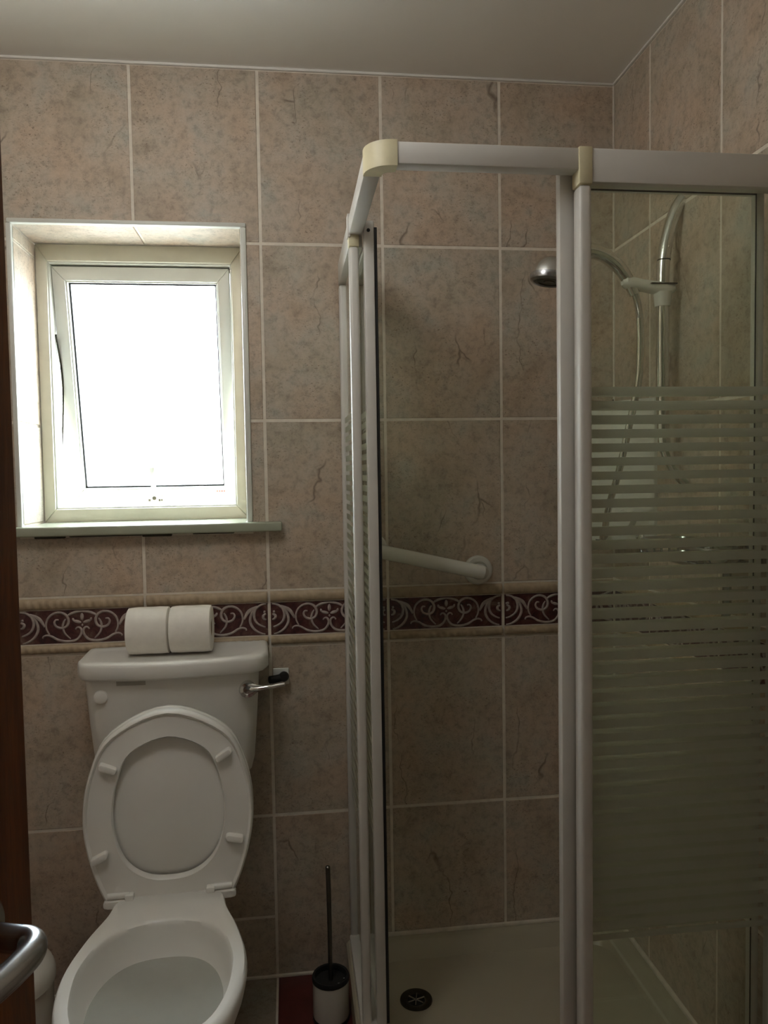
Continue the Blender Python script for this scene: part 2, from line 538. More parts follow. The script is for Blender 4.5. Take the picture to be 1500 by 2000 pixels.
# left wall columns
for ci in range(7):
    for z0, z1 in ROWS:
        h = z1 - z0 - G - (0.004 if z1 == ZC else 0)
        put('tile', tile_mesh(rect(0.3 - G, h), 'tile'), (XL + jit(), -0.15 - 0.3 * ci, z0 + G / 2 + h / 2), R(90), wall_left)
# reveal tiles round the window
for x0, x1 in ((WX0, .30), (.30, WX1)):
    put('tile', tile_mesh(rect(x1 - x0 - G, .160), 'tile', .004), ((x0 + x1) / 2, .0825, WZ1 - .004), 0, wall_back, (R(90), 0, 0))
for z0, z1 in ((WZ0 + .004, 1.4172), (1.4172, 1.8471), (1.8471, WZ1 - .004)):
    put('tile', tile_mesh(rect(.160, z1 - z0 - G), 'tile', .004), (WX0 + .004, .0825, (z0 + z1) / 2), R(90), wall_back)
    put('tile', tile_mesh(rect(.160, z1 - z0 - G), 'tile', .004), (WX1 - .004, .0825, (z0 + z1) / 2), R(-90), wall_back)

# ---- decorated border: rope strips and burgundy relief tiles
def rope_mesh(L, h):
    bm = bmesh.new()
    nu, nv = max(8, int(L / 0.004)), 7
    g = []
    for i in range(nu + 1):
        u = -L / 2 + L * i / nu; row = []
        for j in range(nv):
            a = math.pi * j / (nv - 1)
            tw = 0.5 + 0.5 * math.sin(2 * math.pi * (u / 0.0175 + 0.75 * j / (nv - 1)))
            d = 0.004 + (0.0060 + 0.0042 * tw ** 0.6) * math.sin(a)
            row.append(bm.verts.new((u, -d + .004, -h / 2 * math.cos(a))))
        g.append(row)
    for i in range(nu):
        for j in range(nv - 1):
            bm.faces.new((g[i][j], g[i + 1][j], g[i + 1][j + 1], g[i][j + 1]))
    for row, rev in ((g[0], True), (g[-1], False)):
        try: bm.faces.new(row if not rev else row[::-1])
        except ValueError: pass
    bmesh.ops.recalc_face_normals(bm, faces=bm.faces)
    me = bpy.data.meshes.new('rope_trim'); bm.to_mesh(me); bm.free()
    for p in me.polygons: p.use_smooth = True
    me.materials.append(M_ROPE)
    return me

def scroll_polys():
    """centre lines of the relief, u -0.15..0.15, v -0.04..0.04 (metres), plus radius"""
    K = 0.00021
    def c(pts): return [((x - 718) * K, (404 - y - (x - 718) * 0.022) * K) for x, y in pts]
    half = [
        (c([(795, 437), (775, 415), (748, 418), (728, 452), (742, 510), (795, 560), (890, 572), (985, 550), (1060, 505), (1110, 490), (1150, 500), (1160, 522)]), .0021),
        (c([(1085, 482), (1118, 405), (1105, 310), (1045, 248), (965, 232), (895, 265), (868, 330), (888, 390), (940, 414), (1000, 396), (1026, 350), (1010, 316), (978, 318)]), .0022),
        (c([(852, 545), (915, 475), (934, 400), (922, 345), (900, 310)]), .0019),
        (c([(718, 230), (795, 238), (850, 258), (880, 280)]), .0022),
        (c([(1138, 392), (1172, 330), (1215, 285), (1262, 258), (1310, 248)]), .0021),
    ]
    Kb = 0.000318
    def b(pts): return [(-0.15 + (x - 530) * Kb, (327 - y - (x - 530) * 0.02) * Kb) for x, y in pts]
    big = [
        b([(555, 285), (578, 300), (570, 325), (540, 330), (522, 305), (530, 280), (575, 268)]),
        b([(500, 280), (475, 320), (500, 375), (560, 390), (625, 355), (648, 300), (635, 245), (590, 212), (530, 205)]),
        b([(530, 448), (590, 440), (650, 400), (680, 335), (660, 262), (620, 222)]),
        b([(620, 222), (690, 255), (728, 322)]),
    ]
    out = []
    for p, r in half:
        out.append((p, r)); out.append(([(-a, bb) for a, bb in p], r))
    for p in big:
        out.append((p, .0023)); out.append(([(-a, bb) for a, bb in p], .0023))
    return out

def relief_mesh(L):
    bm = bmesh.new()
    lim = min(L, .3) / 2 - 0.003
    for pts, r in scroll_polys():
        sm = crom([(a, 0.0, b) for a, b in pts], 5)
        run = []
        for p in sm + [None]:
            if p is not None and abs(p.x) <= lim: run.append(p)
            else:
                if len(run) > 2:
                    n = len(run)
                    tube(bm, run, [r * 1.5 * (0.62 + 0.5 * math.sin(math.pi * (i + .5) / n)) for i in range(n)], 6)
                run = []
    # palmette flower in the middle
    def blob(cx, cz, sx, sz, rot):
        rr = bmesh.ops.create_icosphere(bm, subdivisions=2, radius=1.0)
        Mx = Matrix.Translation((cx, 0, cz)) @ Matrix.Rotation(rot, 4, 'Y') @ Matrix.Diagonal((sx, .003, sz, 1))
        bmesh.ops.transform(bm, matrix=Mx, verts=rr['verts'])
    blob(0, .0235, .0045, .0095, 0)
    blob(.0115, .0115, .0105, .0042, R(-16)); blob(-.0115, .0115, .0105, .0042, R(16))
    blob(.0205, .0165, .0032, .0050, R(20)); blob(-.0205, .0165, .0032, .0050, R(-20))
    blob(0, .003, .0026, .0034, 0)
    me = bpy.data.meshes.new('scroll_relief'); bm.to_mesh(me); bm.free()
    for p in me.polygons: p.use_smooth = True
    me.materials.append(M_SCROLL)
    return me

_rm = {}
def border(L, c, rz, parent):
    key = round(L, 3)
    if key not in _rm:
        _rm[key] = (rope_mesh(L - G, .0275), tile_mesh(rect(L - G, .0815), 'border_tile', .008, M_BURG), relief_mesh(L - G), rope_mesh(L - G, .0215))
    a, t, s, b2 = _rm[key]
    d = Vector((math.sin(rz), -math.cos(rz), 0)) if False else None
    put('rope_trim', a, (c[0], c[1], .9795), rz, parent)
    o = put('border_tile', t, (c[0], c[1], .9235), rz, parent)
    put('scroll_relief', s, (0, 0.0006, 0), 0, o)
    put('rope_trim', b2, (c[0], c[1], .8695), rz, parent)

for ci in range(6): border(XS[ci + 1] - XS[ci], ((XS[ci] + XS[ci + 1]) / 2, 0), 0, wall_back)
for ci in range(len(YS) - 1):
    if YS[ci] - YS[ci + 1] > .05: border(YS[ci] - YS[ci + 1], (XR, (YS[ci] + YS[ci + 1]) / 2), R(-90), wall_right)
for ci in range(7): border(.3, (XL, -.15 - .3 * ci), R(90), wall_left)

# ---- floor tiles, beige and burgundy in a chequer
for i in range(6):
    for j in range(7):
        mat = M_FLOORR if (i + j) % 2 else M_FLOORB
        me = tile_mesh(rect(.3 - .005, .3 - .005), 'floor_tile', .006, mat)
        put('floor_tile', me, (-.15 + .3 * i, -.15 - .3 * j, jit() - .0004), 0, floor, (R(-90), 0, 0))

# ---- white sealant / trims
tag(obj('trim_1', boxm(-.3, XR, -.006, .002, ZC - .006, ZC, .002), M_CEIL, None), kind='structure')
tag(obj('trim_2', boxm(XR - .006, XR + .002, YB, 0, ZC - .006, ZC, .002), M_CEIL, None), kind='structure')
tag(obj('trim_3', boxm(XR - .005, XR, -.005, 0, .08, ZC, .002), M_GROUT, None), kind='structure')
tag(obj('trim_4', boxm(XR - .0062, XR - .004, -.0062, -.002, 1.425, 1.465, .001), M_MOULD, None), kind='structure')
# skirting bead at the floor
tag(obj('baseboard_back', boxm(XL, .77, -.006, .002, 0, .007, .002), M_GROUT, None), kind='structure')

# ------------------------------------------------------------------ fill globe added to brighten the upper walls, out of camera view
FILL_STRENGTH = 0.82
t_ = NT('fill_emission')
t_.n.remove(t_.b)
em = t_.new('ShaderNodeEmission'); em.inputs[0].default_value = (1.0, 0.985, 0.95, 1); em.inputs[1].default_value = FILL_STRENGTH
t_.link(em.outputs[0], t_.out.inputs[0])
cl = thing('fill_light', (.34, -.95, ZC), 'added glowing fill globe, unseen under the bathroom ceiling in front of the window wall', 'ceiling light')
obj('base', lathe([(.0001, 0), (.06, 0), (.06, -.010), (.045, -.016), (.0001, -.016)], (.34, -.95, ZC), 'Z', 32), M_CEIL, cl)  # mount of the added fill globe
obj('fill_globe', lathe([(.03, -.012)] + [(.14 * math.sin(R(a)), -.150 + .14 * math.cos(R(a))) for a in range(13, 180, 8)] + [(.0001, -.290)], (.34, -.95, ZC), 'Z', 40), t_.m, cl)

# ------------------------------------------------------------------ window
win = tag(bpy.data.objects.new('window_1', None), 'small white plastic window with obscured glass pushed open at the bottom', kind='structure')
COL.objects.link(win); win.location = (0.285, .19, 1.17)
# corner trim round the opening
bm = bmesh.new()
box(bm, WX0 - .006, WX1 + .012, -.006, .012, WZ1 - .005, WZ1 + .006, .003)
box(bm, WX1 - .002, WX1 + .012, -.006, .012, WZ0, WZ1 - .005, .003)
box(bm, WX0 - .008, WX0 + .004, -.006, .012, WZ0, WZ1 - .005, .003)
obj('corner_trim', bm, M_PVC, win)
# outer frame
FX0, FX1, FZ0, FZ1 = .0225, .549, 1.167, 1.885
IX0, IX1, IZ0, IZ1 = .0545, .5125, 1.206, 1.838
def frame_ring(x0, x1, z0, z1, i0, i1, k0, k1, y0, y1, bev=.003):
    bm = bmesh.new()
    # four mitred members
    for poly in ([(x0, z0), (i0, k0), (i0, k1), (x0, z1)], [(x1, z1), (i1, k1), (i1, k0), (x1, z0)],
                 [(x0, z1), (i0, k1), (i1, k1), (x1, z1)], [(x0, z0), (x1, z0), (i1, k0), (i0, k0)]):
        prism(bm, poly, 'Y', y0, y1, bev, 2)
    return bm
obj('outer_frame', frame_ring(FX0, FX1, FZ0, FZ1, IX0 - .004, IX1 + .004, IZ0 - .004, IZ1 + .004, .165, .235), M_PVCY, win)
obj('rebate', frame_ring(IX0 - .006, IX1 + .006, IZ0 - .006, IZ1 + .006, IX0, IX1, IZ0, IZ1, .172, .235, .001), M_PVC, win)
# opening sash, hinged at the top, bottom pushed outwards
def pane_sheet(x0, x1, y, z0, z1):
    bm = bmesh.new()
    bm.faces.new([bm.verts.new(p) for p in ((x0, y, z0), (x1, y, z0), (x1, y, z1), (x0, y, z1))])
    return bm
SA = math.atan2(.115, .62)
HP = Vector((0, .178, IZ1 - .002))
def hinge(bm):
    M4 = Matrix.Translation(HP) @ Matrix.Rotation(SA, 4, 'X') @ Matrix.Translation(-HP)
    bmesh.ops.transform(bm, matrix=M4, verts=bm.verts); return bm
sx0, sx1, sz0, sz1 = IX0 + .001, IX1 - .003, IZ0 - .013, IZ1 - .006
gx0, gx1, gz0, gz1 = .0915, .4735, 1.240, 1.792
sash = obj('sash', hinge(frame_ring(sx0, sx1, sz0, sz1, gx0 - .004, gx1 + .004, gz0 - .004, gz1 + .004, .182, .235)), M_PVC, win)
obj('glazing_bead', hinge(frame_ring(gx0 - .006, gx1 + .006, gz0 - .006, gz1 + .006, gx0, gx1, gz0, gz1, .188, .205, .001)), M_PVC, sash)
obj('gasket', hinge(frame_ring(gx0 - .002, gx1 + .002, gz0 - .002, gz1 + .002, gx0 + .0042, gx1 - .0042, gz0 + .0042, gz1 - .0042, .2035, .209, .0003)), M_GASKET, sash)
obj('pane', hinge(pane_sheet(gx0 - .002, gx1 + .002, .2115, gz0 - .002, gz1 + .002)), M_PANE, sash, sm=False)
# black weather strip in the top gap
obj('weather_strip', boxm(IX0, IX1, .205, .214, IZ1 - .010, IZ1, .001), M_GASKET, win)
# friction stay on the left
obj('window_stay', tubem(crom([(IX0 + .003, .20, 1.66), (IX0 + .006, .232, 1.56), (IX0 + .004, .238, 1.47), (IX0 - .002, .236, 1.36)], 6), .0025, 8), M_DARK, win)
# handle: lever pointing up, on a little plate
hd = obj('handle_plate', hinge(boxm(.262, .304, .178, .184, 1.196, 1.219, .003)), M_PVC, sash)
lv = hinge(loft(bmesh.new(), [[Vector((.283 + dx, y, z)) for dx, y in ((-hw, yy), (hw, yy), (hw, yy + th), (-hw, yy + th))]
     for z, hw, yy, th in ((1.196, .006, .168, .010), (1.203, .0085, .164, .014), (1.222, .008, .160, .015), (1.245, .006, .154, .012), (1.275, .0058, .150, .009), (1.305, .0072, .150, .007))]))
bmesh.ops.bevel(lv, geom=list(lv.edges), offset=.0015, segments=2, affect='EDGES')
obj('handle_lever', lv, M_PVC, sash)
obj('handle_lock', hinge(lathe([(.0001, -.002), (.0055, -.002), (.0055, .003), (.0001, .003)], (.283, .1615, 1.2165), 'Y', 20)), M_DARK, sash)
bm = bmesh.new()
for x, wd in ((.267, .006), (.273, .002), (.290, .003), (.2945, .005), (.3005, .004)):
    box(bm, x - wd / 2, x + wd / 2, .1773, .1785, 1.204, 1.210)
obj('handle_print', hinge(bm), M_DARK, sash, sm=False)
bm = bmesh.new()
for k in range(4): box(bm, .452 + k * .0065, .456 + k * .0065, .1813, .1823, 1.227, 1.2305)
obj('maker_print', hinge(bm), M_RED, sash, sm=False)

# sill board (grey green gloss), with a horn on the right
bm = bmesh.new()
prism(bm, [(-.03, -.034), (.637, -.034), (.637, -.001), (WX1 - .003, -.001), (WX1 - .003, .166), (WX0 + .004, .166), (WX0 + .004, -.001), (-.03, -.001)], 'Z', WZ0 - .020, WZ0 + .003, .0045, 3)
sill = tag(obj('window_sill', bm, M_SILL, None), 'grey green painted sill board under the white window', 'window sill')
bm = bmesh.new()
for x0, x1, h in ((.05, .12, .006), (.13, .30, .004), (.30, .37, .007), (.42, .52, .004)): box(bm, x0, x1, -.012, -.0005, WZ0 - .020 - h, WZ0 - .0195, .0015, 1)
obj('old_sealant', bm, M_DARK, sill)

# outside: yard and a pale boundary wall end glimpsed through the open gap
slab('ground', boxm(-12, 12, .34, 25, -.3, -.1), M_YARD)
tag(obj('boundary_wall', boxm(-6.0, -.98, 4.0, 4.25, -.1, 1.62, .02), M_RENDER, None), 'pale pink pebble dashed wall outside, seen through the open window gap', 'wall')

# ------------------------------------------------------------------ shower tray
tray = thing('shower_tray', (1.14, -.37, 0), 'low cream acrylic shower tray in the corner under the glass enclosure', 'shower tray')
TX0, TX1, TY0, TY1, TZ = .776, XR - .001, -.745, -.001, .084
def rrect(x0, x1, y0, y1, r, n=6):
    out = []
    for cx, cy, a0 in ((x1 - r, y1 - r, 0), (x0 + r, y1 - r, 90), (x0 + r, y0 + r, 180), (x1 - r, y0 + r, 270)):
        for k in range(n + 1):
            a = R(a0 + 90 * k / n); out.append((cx + r * math.cos(a), cy + r * math.sin(a)))
    return out
def ring(x0, x1, y0, y1, r, z, n=6): return [Vector((a, b, z)) for a, b in rrect(x0, x1, y0, y1, r, n)]
bm = bmesh.new()
loft(bm, [ring(TX0, TX1, TY0, TY1, .012, 0), ring(TX0, TX1, TY0, TY1, .012, TZ - .006), ring(TX0 + .005, TX1 - .003, TY0 + .005, TY1 - .003, .012, TZ),
          ring(TX0 + .048, TX1 - .020, TY0 + .048, TY1 - .022, .04, TZ), ring(TX0 + .056, TX1 - .028, TY0 + .056, TY1 - .030, .045, TZ - .004),
          ring(TX0 + .072, TX1 - .048, TY0 + .072, TY1 - .052, .06, TZ - .038), ring(TX0 + .10, TX1 - .075, TY0 + .1, TY1 - .08, .07, TZ - .044)])
obj('tray_body', bm, M_TRAY, tray)
bm = bmesh.new(); box(bm, TX0 + .03, TX1, -.009, 0, TZ - .001, TZ + .009, .003); box(bm, TX1 - .009, TX1 + .001, TY0, -.009, TZ - .001, TZ + .009, .003)
obj('sealant_bead', bm, M_GROUT, tray)
dz = TZ - .044
dr = obj('waste', lathe([(.0285, .0005), (.0385, .0005), (.0375, .004), (.030, .005), (.022, .0025), (.020, .0005)], (.927, -.195, dz), 'Z', 32), M_DARK, tray)
bm = bmesh.new()
for k in range(3):
    a = math.pi * k / 3 + .3
    tube(bm, [(.927 - .021 * math.cos(a), -.195 - .021 * math.sin(a), dz + .002), (.927 + .021 * math.cos(a), -.195 + .021 * math.sin(a), dz + .002)], .0018, 6)
obj('waste_cross', bm, M_SATIN, dr)
obj('waste_hole', lathe([(.0001, .0008), (.021, .0008), (.021, .0012), (.0001, .0012)], (.927, -.195, dz), 'Z', 24), M_GASKET, dr)

# ------------------------------------------------------------------ shower enclosure
enc = thing('shower_enclosure', (1.14, -.36, TZ), 'white framed corner entry shower enclosure with striped frosted glass', 'shower enclosure')
EX, EY, ET = .788, -.712, 1.803
def part(name, mat, parent, *b, bev=.003): return obj(name, boxm(*b, bev), mat, parent)
# top rails
part('top_rail', M_FRAME, enc, EX, EX + .028, -.668, -.335, ET - .035, ET)
part('top_rail', M_FRAME, enc, EX + .036, 1.134, EY, EY + .03, ET - .035, ET)
part('header_rail', M_FRAME, enc, 1.154, XR - .002, EY - .001, EY + .03, ET - .055, ET)
part('header_rail', M_FRAME, enc, EX, EX + .03, -.326, -.001, ET - .055, ET)
bm = bmesh.new()
ro, ri = .044, .014
cxx, cyy = EX - .001 + ro, EY - .001 + ro
poly = [(cxx - ro, cyy + .006)] + [(cxx + ro * math.cos(R(180 + 90 * k / 10)), cyy + ro * math.sin(R(180 + 90 * k / 10))) for k in range(11)] + [(cxx + .006, cyy - ro)]
poly += [(cxx + .006, cyy - ri)] + [(cxx + ri * math.cos(R(270 - 90 * k / 6)), cyy + ri * math.sin(R(270 - 90 * k / 6))) for k in range(7)] + [(cxx - ri, cyy + .006)]
prism(bm, poly, 'Z', ET - .038, ET + .002)
obj('corner_cap', bm, M_CREAM, enc)
part('joint_cap', M_CREAM, enc, 1.1325, 1.1555, EY - .003, EY + .032, ET - .058, ET + .002)
part('joint_cap', M_CREAM, enc, EX - .001, EX + .021, -.347, -.324, ET - .058, ET - .018)
part('joint_plate', M_FRAME, enc, EX - .003, EX + .003, -.350, -.326, ET - .040, ET + .006, bev=.001)
# posts and wall profiles
def post(x0, x1, y0, y1, nm='post'):
    return obj(nm, boxm(x0, x1, y0, y1, TZ + .002, ET - .058, .006, 3), M_FRAME, enc)
post(1.1335, 1.1545, EY - .001, EY + .03)
post(EX, EX + .0195, -.347, -.322)
post(EX, EX + .022, -.026, -.001, 'wall_profile')
post(XR - .022, XR - .001, EY, EY + .03, 'wall_profile')
# bottom rails
part('bottom_rail', M_FRAME, enc, EX - .003, EX + .045, -.70, -.02, TZ, TZ + .022)
part('bottom_rail', M_FRAME, enc, EX + .01, XR - .02, EY, EY + .05, TZ, TZ + .022)
# fixed panes
def pane(nm, x0, x1, y0, y1, z0, z1, par): return obj(nm, boxm(x0, x1, y0, y1, z0, z1), M_STRIPE, par, sm=False)
pane('fixed_pane', EX + .009, EX + .013, -.325, -.02, TZ + .02, ET - .05, enc)
pane('fixed_pane', 1.15, XR - .018, EY + .010, EY + .014, TZ + .02, ET - .05, enc)
# sliding doors, both pushed open behind the fixed panes
dl = part('sliding_door', M_FRAME, enc, EX + .029, EX + .050, -.361, -.338, TZ + .026, ET - .010, bev=.003)
part('seal_strip', M_GASKET, dl, EX + .050, EX + .0565, -.356, -.344, TZ + .026, ET - .022, bev=.001)
obj('screw', lathe([(.0001, -.001), (.0036, -.001), (.0036, .001), (.0001, .001)], (EX + .0385, -.361, ET - .030), 'Y', 16), M_GASKET, dl)
part('door_stile', M_FRAME, dl, EX + .030, EX + .048, -.045, -.030, TZ + .026, ET - .045)
part('door_rail', M_FRAME, dl, EX + .032, EX + .048, -.34, -.04, ET - .062, ET - .045)
part('door_rail', M_FRAME, dl, EX + .032, EX + .048, -.34, -.04, TZ + .026, TZ + .046)
pane('door_pane', EX + .038, EX + .042, -.34, -.04, TZ + .04, ET - .055, dl)
df = part('sliding_door', M_FRAME, enc, 1.112, 1.147, EY + .034, EY + .056, TZ + .026, ET - .016, bev=.006)
part('door_stile', M_FRAME, df, 1.4635, 1.4785, EY + .036, EY + .054, TZ + .026, ET - .040)
part('door_rail', M_FRAME, df, 1.14, 1.47, EY + .036, EY + .054, ET - .052, ET - .038)
part('door_rail', M_FRAME, df, 1.14, 1.47, EY + .036, EY + .054, TZ + .026, TZ + .046)
pane('door_pane', 1.14, 1.466, EY + .034, EY + .038, TZ + .04, ET - .045, df)
bm = bmesh.new()
for z0, z1 in ((ET - .054, ET - .0515),): box(bm, 1.147, 1.4635, EY + .0355, EY + .038, z0, z1)
box(bm, 1.4624, 1.4636, EY + .0355, EY + .038, TZ + .046, ET - .052)
obj('glazing_seal', bm, M_GASKET, df, sm=False)

# ------------------------------------------------------------------ grab rail on the back wall
gr = thing('grab_rail', (.995, 0, 1.06), 'white slanted grab rail screwed to the tiles inside the shower', 'grab rail')
ga, gb = Vector((.862, 0, 1.094)), Vector((1.134, 0, 1.030))
dd = (gb - ga).normalized()
pts = [ga + Vector((0, -.004, 0)), ga + Vector((0, -.035, 0)), ga + Vector((0, -.052, 0)) + dd * .006, ga + Vector((0, -.060, 0)) + dd * .026,
       gb + Vector((0, -.060, 0)) - dd * .026, gb + Vector((0, -.052, 0)) - dd * .006, gb + Vector((0, -.035, 0)), gb + Vector((0, -.004, 0))]
obj('rail', tubem(crom(pts, 6), .0175, 20), M_ENAMEL, gr)
for c in (ga, gb):
    obj('flange', lathe([(.0001, -.004), (.0225, -.004), (.0235, -.010), (.033, -.010), (.037, -.006), (.038, 0), (.0001, 0)], c, 'Y', 36), M_ENAMEL, gr)

# ------------------------------------------------------------------ shower kit on the right wall
RX, RY = 1.460, -.346
sr = thing('shower_rail', (XR, RY, 1.25), 'curved chrome riser rail fixed to the right wall, carrying the shower head', 'shower rail')
obj('riser', tubem(crom([(XR, RY - .006, 1.857), (1.489, RY - .002, 1.835), (1.474, RY, 1.79), (1.463, RY, 1.735), (RX, RY, 1.67), (RX, RY, 1.50), (RX, RY - .004, 1.36), (1.467, RY - .008, 1.315), (1.484, RY - .018, 1.275), (XR, RY - .03, 1.25)], 8), .0135, 18), M_CHROME, sr)
obj('collar', lathe([(.0136, -.0015), (.0142, -.0005), (.0142, .0005), (.0136, .0015)], (1.4625, RY, 1.728), 'Z', 24), M_DARK, sr)
bm = bmesh.new()
rings = []
for x, z, hy, hz in ((1.490, 1.667, .004, .003), (1.482, 1.667, .015, .010), (1.462, 1.665, .020, .018), (1.440, 1.670, .017, .014), (1.415, 1.674, .015, .013), (1.392, 1.677, .017, .015), (1.376, 1.680, .015, .013), (1.369, 1.681, .007, .007)):
    rings.append([Vector((x, RY + hy * math.cos(2 * math.pi * k / 16), z + hz * math.sin(2 * math.pi * k / 16))) for k in range(16)])
loft(bm, rings)
br = obj('slide_bracket', bm, M_ENAMEL, sr)
obj('bracket_sleeve', lathe([(.0136, -.030), (.0165, -.030), (.018, -.02), (.020, 0), (.0136, 0)], (RX, RY, 1.660), 'Z', 20), M_ENAMEL, br)
obj('bracket_slot', boxm(1.425, 1.484, RY - .0205, RY - .012, 1.6735, 1.6765, .001, 1), M_DARK, br)

hs = thing('hand_shower', (1.385, RY, 1.68), 'chrome hand shower with round spray face resting in the white bracket', 'hand shower')
hp = crom([(1.398, RY, 1.655), (1.383, RY, 1.684), (1.362, RY, 1.712), (1.330, RY, 1.736), (1.296, RY, 1.745), (1.262, RY, 1.741), (1.238, RY, 1.728)], 5)
obj('hand_grip', tubem(hp, [.0115 + .0035 * min(1, i / 14) for i in range(len(hp))], 16), M_CHROME, hs)
tilt = Matrix.Rotation(R(8), 3, 'Y')
hc = (1.210, RY, 1.690)
obj('head_shell', lathe([(.0001, .040), (.014, .039), (.026, .033), (.036, .021), (.0405, .008), (.041, .003)], hc, M=tilt, n=32), M_CHROME, hs)
sf = obj('spray_ring', lathe([(.041, .003), (.042, -.002), (.0405, -.010), (.034, -.014), (.030, -.011)], hc, M=tilt, n=32), M_SATIN, hs)
obj('spray_face', lathe([(.0001, -.0125), (.012, -.0135), (.013, -.0115), (.022, -.0115), (.023, -.0135), (.0315, -.0125), (.0315, -.009), (.0001, -.009)], hc, M=tilt, n=32), M_DARK, hs)

hose_pts = crom([(1.398, RY, 1.660), (1.406, RY, 1.625), (1.410, RY, 1.575), (1.409, RY, 1.52), (1.404, RY, 1.46), (1.390, RY + .02, 1.36), (1.380, RY + .04, 1.28), (1.378, RY + .09, 1.20), (1.392, RY + .15, 1.135), (1.405, RY + .19, 1.118), (1.420, -.14, 1.128)], 34)
bm = tubem(hose_pts, [.0072 + .0009 * (i % 2) for i in range(len(hose_pts))], 10)
hose = tag(obj('shower_hose', bm, M_CHROME, None, ang=60), 'ribbed chrome shower hose hanging from the shower head', 'hose')

sh = thing('electric_shower', (XR, -.14, 1.10), 'white wall mounted electric shower unit behind the striped glass', 'electric shower')
fx0, fy0, fx1, fy1 = 1.402, -.078, 1.489, -.232
bm = bmesh.new()
prism(bm, [(XR - .001, -.05), (fx0 + .012, -.055), (fx0, fy0), (fx1, fy1), (fx1 + .012, fy1 - .006), (XR - .001, fy1 - .006)], 'Z', 1.095, 1.448, .006, 3)
M_SHOWER = plain('gloss_white_plastic', (0.70, 0.70, 0.66), 0.12, var=0.01)
obj('casing', bm, M_SHOWER, sh)
fd = Vector((fx1 - fx0, fy1 - fy0, 0)).normalized(); fn = Vector((fd.y, -fd.x, 0))
if fn.x > 0: fn = -fn
def fpt(s, z, o=0.0): return Vector((fx0, fy0, 0)) + fd * s + fn * o + Vector((0, 0, z))
Mf = Matrix((fd, Vector((0, 0, 1)), fn)).transposed()
obj('control_dial', lathe([(.024, 0), (.024, .010), (.020, .018), (.0001, .020)], fpt(.115, 1.165), M=Mf, n=28), M_ENAMEL, sh)
obj('push_button', lathe([(.010, 0), (.010, .006), (.0001, .008)], fpt(.150, 1.125), M=Mf, n=20), M_CHROME, sh)
bm = bmesh.new()
for s, z, wd, hgt in ((.03, 1.135, .006, .006), (.042, 1.135, .004, .006), (.052, 1.135, .007, .006), (.065, 1.135, .005, .006), (.03, 1.108, .02, .004), (.06, 1.108, .024, .004), (.095, 1.108, .03, .004), (.14, 1.108, .03, .005)):
    a, b2 = fpt(s - wd / 2, z, .0004), fpt(s + wd / 2, z, .0004)
    vs = [bm.verts.new(p) for p in (a - Vector((0, 0, hgt / 2)), b2 - Vector((0, 0, hgt / 2)), b2 + Vector((0, 0, hgt / 2)), a + Vector((0, 0, hgt / 2)))]
    bm.faces.new(vs)
tag(obj('printed_marks', bm, M_DARK, sh, sm=False), kind='stuff')

# wire soap rack further along the right wall
rk = thing('soap_rack', (XR, -.50, 1.10), 'chrome wire soap rack on the right shower wall behind frosted stripes', 'soap rack')
bm = bmesh.new()
for z in (1.105, 1.135):
    tube(bm, [Vector((a, b, z)) for a, b in rrect(1.392, XR - .002, -.66, -.37, .03, 5)] + [Vector((XR - .002, -.40, z))], .0042, 8)
obj('rim', bm, M_SATIN, rk)
for k in range(9):
    y = -.64 + k * .0325
    obj('wire', tubem(crom([(XR - .003, y, 1.135), (XR - .006, y, 1.107), (1.45, y, 1.103), (1.398, y, 1.107), (1.393, y, 1.135)], 4), .0022, 6), M_SATIN, rk)
obj('drop_rod', tubem(crom([(1.45, -.615, 1.104), (1.45, -.615, 1.05), (1.45, -.612, 1.01), (1.438, -.61, .995)], 6), .008, 10), M_SATIN, rk)
sd = thing('soap_dish', (1.445, -.60, 1.106), 'shiny metal soap dish lying in the wire rack', 'soap dish')
obj('bowl', lathe([(.0001, .002), (.028, .003), (.042, .018), (.047, .046), (.044, .046), (.039, .020), (.026, .007), (.0001, .006)], (1.445, -.60, 1.106), 'Z', 28), M_CHROME, sd)
obj('bar', boxm(1.42, 1.47, -.63, -.57, 1.116, 1.139, .01, 3), M_ENAMEL, sd)
tag(obj('glass_tumbler', lathe([(.0001, 0), (.024, 0), (.029, .052), (.027, .052), (.0225, .004), (.0001, .004)], (1.445, -.475, 1.106), 'Z', 28), M_GLASS, None), 'small clear tumbler in the wire rack next to the soap dish', 'tumbler')

# ------------------------------------------------------------------ toilet
TCX = .379
wc = thing('toilet', (TCX, -.40, 0), 'white close coupled toilet with seat and lid raised', 'toilet')
def outline(half, n=5):
    """half: control points (half width, y) from the back centre round to the front centre"""
    right = [(h, y, 0) for h, y in half]
    left = [(-h, y, 0) for h, y in reversed(half[1:-1])]
    return [(p.x, p.y) for p in crom(right + left, n, True)]
RIM = [(0, -.288), (.075, -.289), (.108, -.305), (.120, -.36), (.145, -.44), (.163, -.54), (.153, -.645), (.112, -.725), (0, -.768)]
HOLE = [(0, -.396), (.050, -.402), (.086, -.422), (.112, -.455), (.129, -.50), (.1365, -.56), (.124, -.65), (.086, -.715), (0, -.742)]
FOOT = [(0, -.20), (.07, -.20), (.095, -.215), (.10, -.27), (.10, -.36), (.098, -.44), (.09, -.52), (.06, -.575), (0, -.595)]
def scl(o, cy, k, kx=None): return [(x * (kx or k), cy + (y - cy) * k) for x, y in o]
def lerp(a, b, t): return [(p[0] * (1 - t) + q[0] * t, p[1] * (1 - t) + q[1] * t) for p, q in zip(a, b)]
ro_, ho_, fo_ = outline(RIM), outline(HOLE), outline(FOOT)
def R3(o, z): return [Vector((TCX + x, y, z)) for x, y in o]
